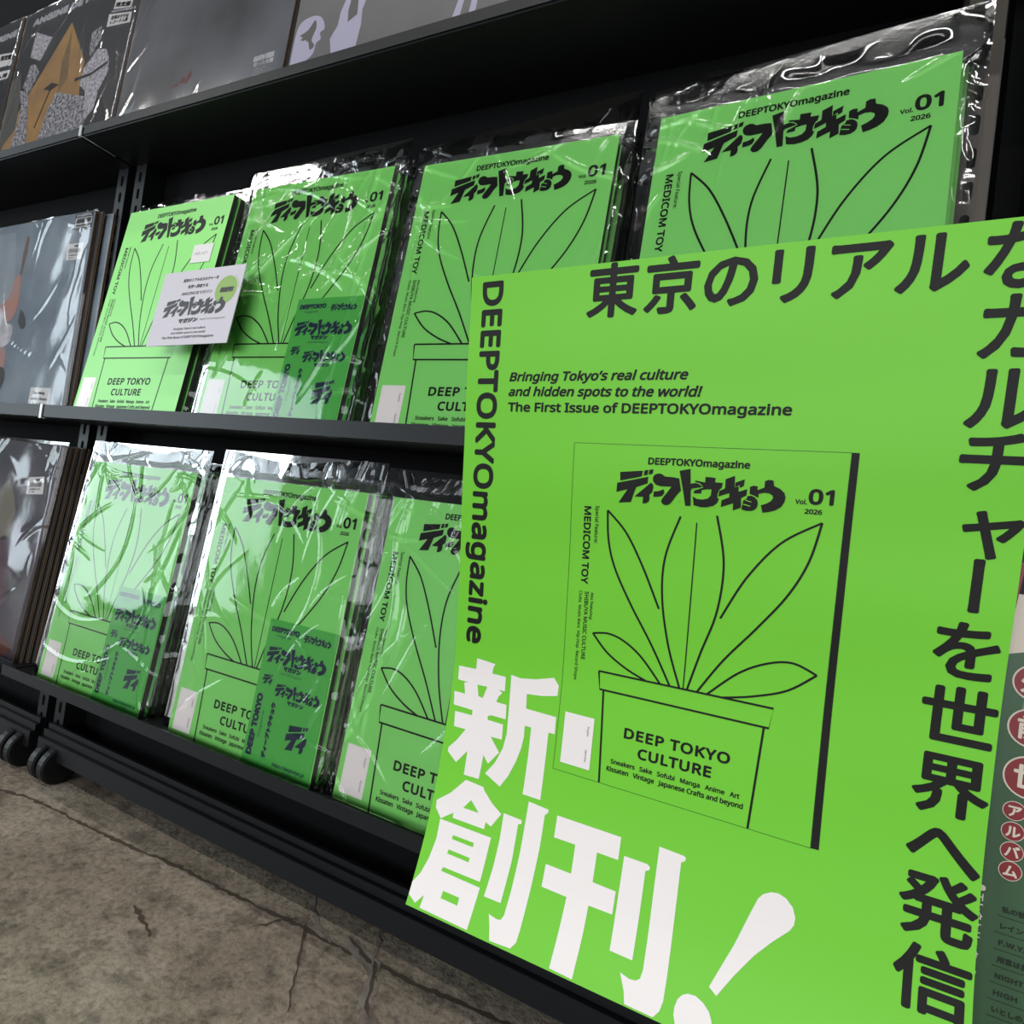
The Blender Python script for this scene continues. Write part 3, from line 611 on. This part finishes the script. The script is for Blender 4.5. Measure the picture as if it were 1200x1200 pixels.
# ------------------------------------------------------------------ the big green poster
N_ROW = len(PROF_L) - 1; PX0, PW, PLEN = -0.246, 0.367, 0.5144
def poster_point(u, v, off=0.0):
    t = min(max(v / PLEN, 0.0), 1.0); i = min(int(t * N_ROW), N_ROW - 1); f = t * N_ROW - i; w = u / PW
    def at(i):
        rip = 0.00035 * math.sin(i * 0.55 + u * 9) + 0.00025 * math.sin(i * 0.31 + 1 - u * 14)
        return Vector((PX0 + u, PROF_L[i][0] * (1 - w) + PROF_R[i][0] * w + rip, PROF_L[i][1] * (1 - w) + PROF_R[i][1] * w))
    a, b = at(i), at(i + 1)
    n = Vector((1, 0, 0)).cross(b - a).normalized()
    if n.y > 0: n = -n
    p = a.lerp(b, f) + n * off
    return (p.x, p.y, p.z + OZ)
def poster():
    mb = MB(); nu = 24
    for off, mt in ((0.0, M_POSTER), (-0.0003, M_WHITE)):
        V = [poster_point(PW * a / nu, PLEN * b / N_ROW, off) for b in range(N_ROW + 1) for a in range(nu + 1)]
        mb.add(V, [(b * (nu + 1) + a, b * (nu + 1) + a + 1, (b + 1) * (nu + 1) + a + 1, (b + 1) * (nu + 1) + a) for b in range(N_ROW) for a in range(nu)], mt)
    pr = Print()
    K = M_INK
    for ch, u, v in zip('東京のリアルな', (.1147, .1559, .1943, .2309, .267, .3047, .3460), [.0190] * 7): pr.kanji(ch, u, v, .0385, K, .025)
    for ch, v in zip('カルチャーを世界へ発信', (.0557, .0926, .127, .1651, .2003, .2396, .2802, .3211, .3584, .393, .4343)):
        pr.kanji(ch, .3478 if ch != 'ャ' else .3515, v, .0385, K, .025, rot=(ch == 'ー'))
    pr.text('DEEPTOKYOmagazine', (.0101, .0045), (.0101, .2979), (.0280, .0045), K, 0.055)
    pr.text("Bringing Tokyo’s real culture", (.0378, .0811), (.1729, .0811), (.0378, .0742), K, 0.055, shear=0.2)
    pr.text('and hidden spots to the world!', (.0377, .0924), (.1833, .0924), (.0377, .0853), K, 0.055, shear=0.2)
    pr.text('The First Issue of DEEPTOKYOmagazine', (.0378, .1041), (.2400, .1037), (.0378, .0970), K, 0.055)
    a, b, c, d = [Vector(p) for p in ((.0948, .1259), (.2764, .1249), (.2806, .3815), (.1014, .3808))]   # printed cover: corners from top left
    def fx(x, y):
        s, t = x / 210, 1 - y / 297
        return tuple((a * (1 - s) + b * s) * (1 - t) + (d * (1 - s) + c * s) * t)
    cp = cover_print(fx, M_POSTER, K, 0.000865)
    pr.items += cp.items
    pr.poly([(.2764, .1249), (.2807, .1249), (.2853, .3812), (.2806, .3815)], K)
    for p, q in ((a, b), (b, c), (c, d), (d, a)): pr.line([tuple(p), tuple(q)], 0.00035, M_THIN)
    for P in WHITE: pr.poly([(min(max(u, 0.0002), PW), min(v, PLEN - 0.0002)) for u, v in P], M_WHITE, 0)
    for P in HOLES: pr.poly(P, M_POSTER, 1)
    pr.cut(1, PLEN / N_ROW, 0, PLEN)
    # keep the right-hand column on the sheet
    pr.to(mb, lambda u, v, h: poster_point(min(max(u, 0), PW), min(max(v, 0), PLEN), 0.00012 * h + 0.00006), 1.0, 1.0)
    o = mb.build('poster', smooth=2 * nu * N_ROW)
    tag(o, 'big bright green poster with white lettering, hanging over the shelves', 'poster')
poster()

# ------------------------------------------------------------------ green flyer beyond the poster
def flyer():
    x0, y0, z0 = 0.117, 0.4405, -0.300
    mb = MB(); W, H = 212, 300
    G = mat('flyer_dark_green', (0.030, 0.080, 0.034), 0.45, vary=(9, (0.038, 0.098, 0.046)))
    R = mat('flyer_red', (0.20, 0.012, 0.016), 0.45); Cm = mat('flyer_cream', (0.62, 0.55, 0.46), 0.5); GL = mat('flyer_grey_green', (0.13, 0.20, 0.14), 0.45)
    D = mat('flyer_dark_ink', (0.004, 0.014, 0.005), 0.5)
    mb.box(0, W / 1000, 0, 0.0006, 0, H / 1000, G)
    pr = Print(); T = lambda X, Z: ((X - x0) * 1000, (Z - z0) * 1000)
    pr.poly([(0, 296), (0, 262), (60, 282), (60, 300), (0, 300)], Cm, 0)
    pr.poly([T(.117, .012), T(.128, .02), T(.124, -.02), T(.119, -.026)], R, 1)
    pr.disc(60, 235, 44, 36, GL, 0)
    cx = 18.5
    for (px, pz, rr), ch in zip(((.1375, -.050, 10.4), (.1382, -.076, 11.2), (.1395, -.104, 12.2)), '外前世'):
        u, v = T(px, pz); pr.disc(u, v, rr, rr, Cm, 2); pr.disc(u, v, rr - 0.9, rr - 0.9, R, 3); pr.kanji(ch, u, v, rr * 1.25, Cm, .03, flip=1, lvl=4)
    for (px, pz), ch in zip(((.1345, -.1243), (.1348, -.1360), (.1353, -.1473), (.1355, -.1583)), 'アルバム'):
        u, v = T(px, pz); pr.disc(u, v, 5.5, 5.5, Cm, 2); pr.disc(u, v, 5.1, 5.1, R, 3); pr.kanji(ch, u, v, 7.2, Cm, .035, flip=1, lvl=4)
    u, v = T(.1238, -.1722); pr.disc(u, v, 1.7, 1.7, Cm, 2)
    pr.text('エレクトリック・ミュージック', (u - 1.5, v - 3), (u - 1.5, v - 78), (u + 1.3, v - 3), Cm, 0.06, 'cjk', lvl=2)
    for k, s in enumerate(('私の彼方', 'レインボウ', 'F.W.Y.', '用意は良い', 'NIGHT', 'HIGH', 'いとしの人')):
        u, v = T(.1338, -.1822 - .0094 * k)
        L_ = {4: 13, 5: 11}.get(k, 3.6 * len(s) if k != 2 else 12)
        pr.text(s, (u, v), (u + L_, v), (u, v + 3.0), D, 0.06, 'cjk', lvl=1)
        pr.line([(u - 2, v - 2.6), (u + 60, v - 2.6)], 0.35, D, 1)
    pr.to(mb, lambda x, y, h: (x / 1000, -0.0001 * h, y / 1000))
    o = mb.build('flyer'); o.location = (x0, y0, z0 + OZ); o.rotation_euler = (0, 0, 0)
    tag(o, 'dark green flyer with red circles, peeking out behind the right edge of the big poster', 'flyer')
flyer()

# ------------------------------------------------------------------ vinyl records
JW, JT = 0.313, 0.0036
J_DARK = mat('jacket_charcoal', (0.030, 0.031, 0.036), 0.4, 0.5, vary=(7, (0.040, 0.040, 0.044)))
J_DUSK = mat('jacket_dusk', (0.062, 0.060, 0.064), 0.38, 0.5, vary=(6, (0.15, 0.155, 0.175)))
J_GREY = mat('jacket_slate', (0.060, 0.056, 0.058), 0.45, 0.4, vary=(30, (0.068, 0.064, 0.066)))
J_SKY = mat('jacket_stormy_blue', (0.135, 0.17, 0.215), 0.42, 0.4, vary=(10, (0.24, 0.28, 0.32)))
J_WINE = mat('jacket_wine', (0.030, 0.026, 0.034), 0.42, 0.4, vary=(11, (0.075, 0.055, 0.072)))
OCHRE = mat('art_ochre', (0.40, 0.235, 0.085), 0.5, vary=(24, (0.30, 0.18, 0.085)))
SPECK = mat('art_speckled', (0.04, 0.04, 0.045), 0.5, vary=(210, (0.52, 0.50, 0.54)))
SPECK2 = mat('art_pale_speckled', (0.20, 0.19, 0.21), 0.5, vary=(230, (0.62, 0.60, 0.64)))
TAUPE = mat('art_taupe', (0.10, 0.095, 0.085), 0.5)
INKG = mat('art_dark_grey', (0.035, 0.032, 0.030), 0.5)
PALE = mat('art_pale_lilac', (0.24, 0.225, 0.31), 0.5)
SILV = mat('title_silver', (0.42, 0.42, 0.45), 0.45)
SALM = mat('art_salmon', (0.42, 0.20, 0.15), 0.5, vary=(26, (0.33, 0.24, 0.24)))
WHT = mat('art_white', (0.62, 0.62, 0.66), 0.5, vary=(40, (0.36, 0.33, 0.35)))
OLIV = mat('art_olive', (0.16, 0.14, 0.10), 0.5)
WINE = mat('art_wine', (0.085, 0.035, 0.055), 0.5)
def jacket_mesh(face, pr=None, JH=0.313):
    mb = MB(); mb.box(0, JW, 0, JT, 0, JH, face, {'+x': M_BOARD, '+z': M_BOARD, '-z': M_BOARD})
    mb.box(JW, JW + 0.0002, JT * 0.42, JT * 0.58, 0.002, JH - 0.002, M_HOLE)
    if pr: pr.to(mb, lambda x, y, h: (x / 1000, -0.0001 * h, y / 1000))
    return mb.build('jacket')
def record(x, y, z, lean, label, face, pr, sleeve=None, seed=1, group=None, high=0.313, **kw):
    root = empty('vinyl_record', (x, y, z + OZ), (-math.radians(lean), 0, 0))
    tag(root, label, 'record', group)
    j = jacket_mesh(face, pr, high); j.parent = root
    if sleeve: film('plastic_sleeve', root, M_FILM2, JW, high, JT, (0.003, 0.004, 0.0, 0.004), 0.0032, seed, gap=0.0009, edge=0.0008, **kw)
    return root
def label_paper(pr, q, lines, ink=M_INK, lvl=2):
    pr.poly(q, M_LABEL, lvl)
    a, b, c, d = [Vector(p) for p in q]
    for (t, s0, s1, kind) in lines:
        l = (a * (1 - t) + d * t); r = (b * (1 - t) + c * t)
        p0 = l.lerp(r, s0); p1 = l.lerp(r, s1)
        if kind == 'bar':
            n = 22
            rnd = random.Random(7)
            for k in range(n):
                p = p0.lerp(p1, k / n); w = (p1 - p0).length / n * rnd.uniform(0.3, 0.75)
                pr.rect(p.x, p.y, p.x + w, p.y + (a - d).length * 0.26, ink, lvl + 1)
        else:
            h = (a - d).length * kind[1]
            pr.text(kind[0], tuple(p0), tuple(p1), (p0.x, p0.y + h), ink, 0.08, 'cjk', lvl=lvl + 1)
# upper shelf
ZU, ZM, ZL = 0.4576, 0.0707, -0.2805
pr = Print()
pr.text('ANGINE DE POITRINE', (26, 240), (286, 240), (26, 252.5), SILV, 0.14)
pr.poly([(145, 217), (205, 138.6), (206.4, 100), (224.7, 30), (236, 4), (10, 4), (20.5, 54), (46.5, 94)], OCHRE)
pr.poly([(150, 205), (168, 120), (150, 100), (142, 150)], mat('art_ochre_dark', (0.24, 0.145, 0.065), 0.5, vary=(40, (0.16, 0.11, 0.07))), 1)
pr.poly([(0, 0), (0, 150), (22, 165), (40, 120), (46, 60), (20, 40), (12, 0)], TAUPE, 1)
pr.poly([(42.5, 227), (96.3, 204.7), (76, 169.4), (41.8, 183.6)], SPECK2, 1)
pr.poly([(50, 170), (66, 165), (80, 150), (66, 118), (40, 132)], SPECK, 2)
pr.poly([(32.6, 128), (60, 122.5), (70, 91.7), (84, 50), (92, 4), (40, 4), (48, 60), (50, 95.7)], SPECK, 2)
pr.poly([(105, 115), (126, 122), (148, 114), (126, 109)], INKG, 2); pr.line([(127, 114), (112, 74), (104, 52)], 3, INKG, 2)
pr.poly([(145, 102), (178, 92.6), (228.6, 77.6), (240, 42.8), (236, 4), (118, 4), (122.5, 34.9), (132.5, 79)], SPECK, 2)
pr.poly([(209, 183), (231.5, 188), (237, 166.5), (219.8, 141.8), (211.4, 150.6)], SPECK, 2)
pr.poly([(234, 150.6), (256.7, 145), (267.8, 130), (274.8, 106.8), (258.9, 79.9), (257.7, 54), (239.3, 38), (225, 87), (206.4, 100), (207.5, 126.8)], SPECK2, 3)
pr.line([(190, 112), (230, 112), (268, 122)], 5, INKG, 4)
label_paper(pr, [(253.8, 224), (297.4, 210.8), (296, 199.5), (252, 208)], [(0.80, 0.08, 0.92, ('限定盤', 0.40))])
pr.text('recommend', (248, 203.5), (300, 195), (248, 207.5), WHT, 0.1, lvl=2)
label_paper(pr, [(243.6, 202.5), (300.7, 191), (301, 174.8), (243.9, 182.2)], [(0.46, 0.12, 0.88, ('店長おすすめ', 0.26)), (0.84, 0.12, 0.88, ('レコード入荷', 0.26))])
record(-1.208, 0.4535, ZU, 3.2, 'record with an ochre triangle on dark grey, on the top shelf', J_DARK, pr, True, 3, high=0.2665, lump=0.0008, creases=26, crease_h=0.0014)
record(-1.527, 0.4535, ZU, 3.0, 'dark record cut off by the edge of the frame, first on the top shelf', J_DARK, (lambda q: (q.text('ANGINE DE POITRINE', (26, 240), (300, 236), (26, 252), SILV, 0.14),
        label_paper(q, [(257, 213), (303, 206), (305, 184), (262, 188)], [(0.5, 0.1, 0.9, ('限定盤', 0.3))]), label_paper(q, [(262, 180), (306, 175), (303, 160.5), (262, 163)], [(0.8, 0.1, 0.9, ('入荷', 0.4))]), q)[-1])(Print()), True, 8, high=0.2665, lump=0.0008, creases=22, crease_h=0.0014)
pr = Print()
pr.text('BUCK-TICK', (261.3, 46.3), (296, 46), (261.3, 53.5), WHT, 0.16)
pr.text('狂った太陽', (262.8, 40.2), (295.5, 40), (262.8, 45), WHT, 0.06, 'cjk')
for k in range(3): pr.text(('side A', 'side B', 'stereo')[k], (264, 35.5 - 3.6 * k), (284 - 4 * k, 35.5 - 3.6 * k), (264, 37.4 - 3.6 * k), SILV)
EMB = mat('art_ember', (0.15, 0.045, 0.045), 0.5)
pr.poly([(126, 50), (134, 58), (138, 52), (146, 64), (150, 55), (142, 46)], EMB, 1); pr.poly([(112, 46), (122, 52), (126, 46)], EMB, 1)
pr.poly(spline([(4, 24), (14, 40), (26, 34), (38, 46), (34, 30), (20, 20)], 4), mat('art_mist', (0.24, 0.27, 0.27), 0.5), 1)
record(-0.889, 0.4525, ZU, 3.0, 'dusky grey record with small white title near its lower corner, on the top shelf', J_DUSK, pr, True, 21, lump=0.0010, creases=14, crease_h=0.0008)
record(-0.884, 0.4595, ZU, 3.0, 'record with a worn brown edge, standing right behind the dusky grey one', J_GREY, None)
pr = Print()
pr.poly(spline([(3, 20), (3, 60), (8, 78), (26, 82), (40, 76), (47, 62), (41, 58), (44, 50), (38, 46), (36, 34), (24, 26), (12, 18)], 3), PALE)
pr.poly(spline([(10, 62), (22, 66), (30, 76), (34, 66), (30, 52), (36, 44), (30, 40), (26, 50)], 3), INKG, 1)
pr.poly(spline([(12, 56), (18, 58), (22, 55), (17, 54)], 3), INKG, 2)
pr.poly([(58, 46), (66, 60), (67, 76), (76, 100), (96, 130), (110, 120), (104, 90), (98, 70), (100, 52), (97, 20), (66, 18)], PALE)
pr.poly([(80, 60), (92, 66), (90, 84), (80, 92), (78, 74)], INKG, 1)
pr.poly([(122, 105), (132, 84), (136, 88), (131, 110), (128, 140), (120, 140)], PALE)
pr.poly([(216, 20), (222, 44), (229, 70), (234, 70), (229, 42), (226, 20)], PALE); pr.poly([(236, 20), (240, 60), (246, 60), (244, 20)], PALE)
record(-0.567, 0.4525, ZU, 3.0, 'slate grey record with pale lilac silhouettes, last on the top shelf', J_GREY, pr)
# middle shelf, records
pr = Print()
pr.poly(spline([(96, 300), (112, 250), (118, 200), (104, 160), (60, 150), (20, 150), (10, 250), (40, 300)], 6), mat('art_cloud', (0.30, 0.33, 0.36), 0.5, vary=(18, (0.22, 0.25, 0.29))))
pr.poly([(134, 290), (142, 288), (142, 262), (136, 226), (131, 226), (130, 262)], mat('art_brown', (0.16, 0.10, 0.08), 0.5), 1)
pr.poly(spline([(130, 228), (136, 222), (140, 190), (134, 160), (110, 150), (86, 176), (108, 190), (118, 222)], 5), SALM, 1)
pr.poly(spline([(150, 170), (166, 158), (172, 140), (160, 138), (148, 150)], 5), INKG, 1)
pr.poly(spline([(40, 176), (86, 176), (112, 150), (136, 142), (132, 116), (100, 108), (60, 120), (40, 140)], 6), WHT, 2)
pr.poly(spline([(60, 120), (110, 116), (128, 96), (122, 60), (80, 40), (50, 60)], 6), SALM, 1)
pr.poly(spline([(96, 70), (124, 76), (136, 60), (126, 36), (100, 30)], 6), INKG, 2)
pr.rect(263, 287, 309, 312, INKG, 1)
pr.rect(264.5, 294, 307.5, 305, WHT, 2)
pr.text('PARENTAL', (267, 306.5), (306, 306.5), (267, 310.5), WHT, 0.12, lvl=2)
pr.text('ADVISORY', (267, 296), (306, 296), (267, 303.4), INKG, 0.18, lvl=3)
pr.text('EXPLICIT CONTENT', (267, 288.6), (306, 288.6), (267, 292), WHT, 0.08, lvl=2)
label_paper(pr, [(254.9, 266.2), (296.7, 265), (296, 239.7), (255, 240.8)], [(0.24, 0.42, 0.72, ('7800', 0.14)), (0.58, 0.12, 0.86, 'bar'), (0.76, 0.16, 0.8, ('USED LP', 0.10)), (0.92, 0.16, 0.5, ('2LP', 0.09))])
label_paper(pr, [(217.7, 44.7), (273.2, 44), (273.9, 10), (216.7, 10)], [(0.30, 0.16, 0.74, ('Deep Feeling', 0.12)), (0.56, 0.10, 0.88, ('needle to the soul', 0.12)), (0.80, 0.22, 0.72, ('Rock 90s', 0.12))])
record(-1.283, 0.485, ZM, 0.6, 'stormy blue record with pale figures and a barcode sticker, on the middle shelf', J_SKY, pr, True, 31, lump=0.0012, creases=30, crease_h=0.0013)
record(-1.276, 0.4905, ZM, 0.6, 'record with a brown board edge, directly behind the stormy blue one', J_GREY, None)
record(-1.262, 0.4985, ZM, 0.6, 'pale edged record standing last behind the stormy blue one', J_SKY, None)
# bottom shelf, records
pr = Print()
pr.poly([(189, 258), (214, 226), (228, 206), (222, 166), (190, 150), (160, 180), (170, 230)], OLIV)
pr.poly(spline([(100, 166), (190, 160), (222, 166), (250, 90), (236, 40), (160, 30), (110, 80)], 6), WINE)
pr.poly([(240, 40), (300, 20), (290, 4), (180, 4)], mat('art_rust', (0.11, 0.03, 0.02), 0.5), 1)
pr.poly([(230, 200), (262, 190), (258, 110), (240, 120)], mat('art_plum', (0.09, 0.06, 0.10), 0.5), 1)
label_paper(pr, [(240, 260), (281, 264.5), (287, 238.5), (243, 234.5)], [(0.24, 0.42, 0.72, ('1480', 0.14)), (0.58, 0.12, 0.86, 'bar'), (0.76, 0.16, 0.8, ('USED LP', 0.10)), (0.92, 0.16, 0.5, ('LP', 0.09))])
record(-1.267, 0.4625, ZL, 4.5, 'dark wine record in a glossy sleeve with a barcode sticker, on the bottom shelf', J_WINE, pr, True, 47, lump=0.0026, creases=34, crease_h=0.0016)
for k in range(1, 5):
    record(-1.267 + 0.0045 * k, 0.4625 + 0.0062 * k, ZL, 4.5 - 0.15 * k, 'brown edged record in the pile behind the glossy wine one on the bottom shelf', J_DARK, None, group='records behind the wine coloured record')

# ------------------------------------------------------------------ clear clips over the shelf joints
def clip(x, z_top, z_bot, label, tail):
    mt = mat('clear_clip', (0.50, 0.54, 0.56), 0.15, 0.6)
    mb = MB(); w = 0.0026
    mb.box(x - w, x + w, Y_LIP - 0.0016, Y_LIP - 0.0004, z_bot + OZ - 0.0012, z_top + OZ, mt)
    mb.box(x - w, x + w, Y_LIP - 0.0016, Y_LIP + tail, z_bot + OZ - 0.0022, z_bot + OZ - 0.0012, mt)
    mb.box(x - w, x + w, Y_LIP - 0.0016, Y_LIP + 0.006, z_top + OZ, z_top + OZ + 0.0010, mt)
    o = mb.build('shelf_clip')
    tag(o, label, 'clip', 'clear shelf clips')
clip(-0.9315, 0.4676, 0.4558, 'clear plastic clip over the joint of the top shelf below the ochre record', 0.045)
clip(-0.9232, 0.0808, 0.0645, 'short clear plastic clip over the joint of the middle shelf', 0.004)
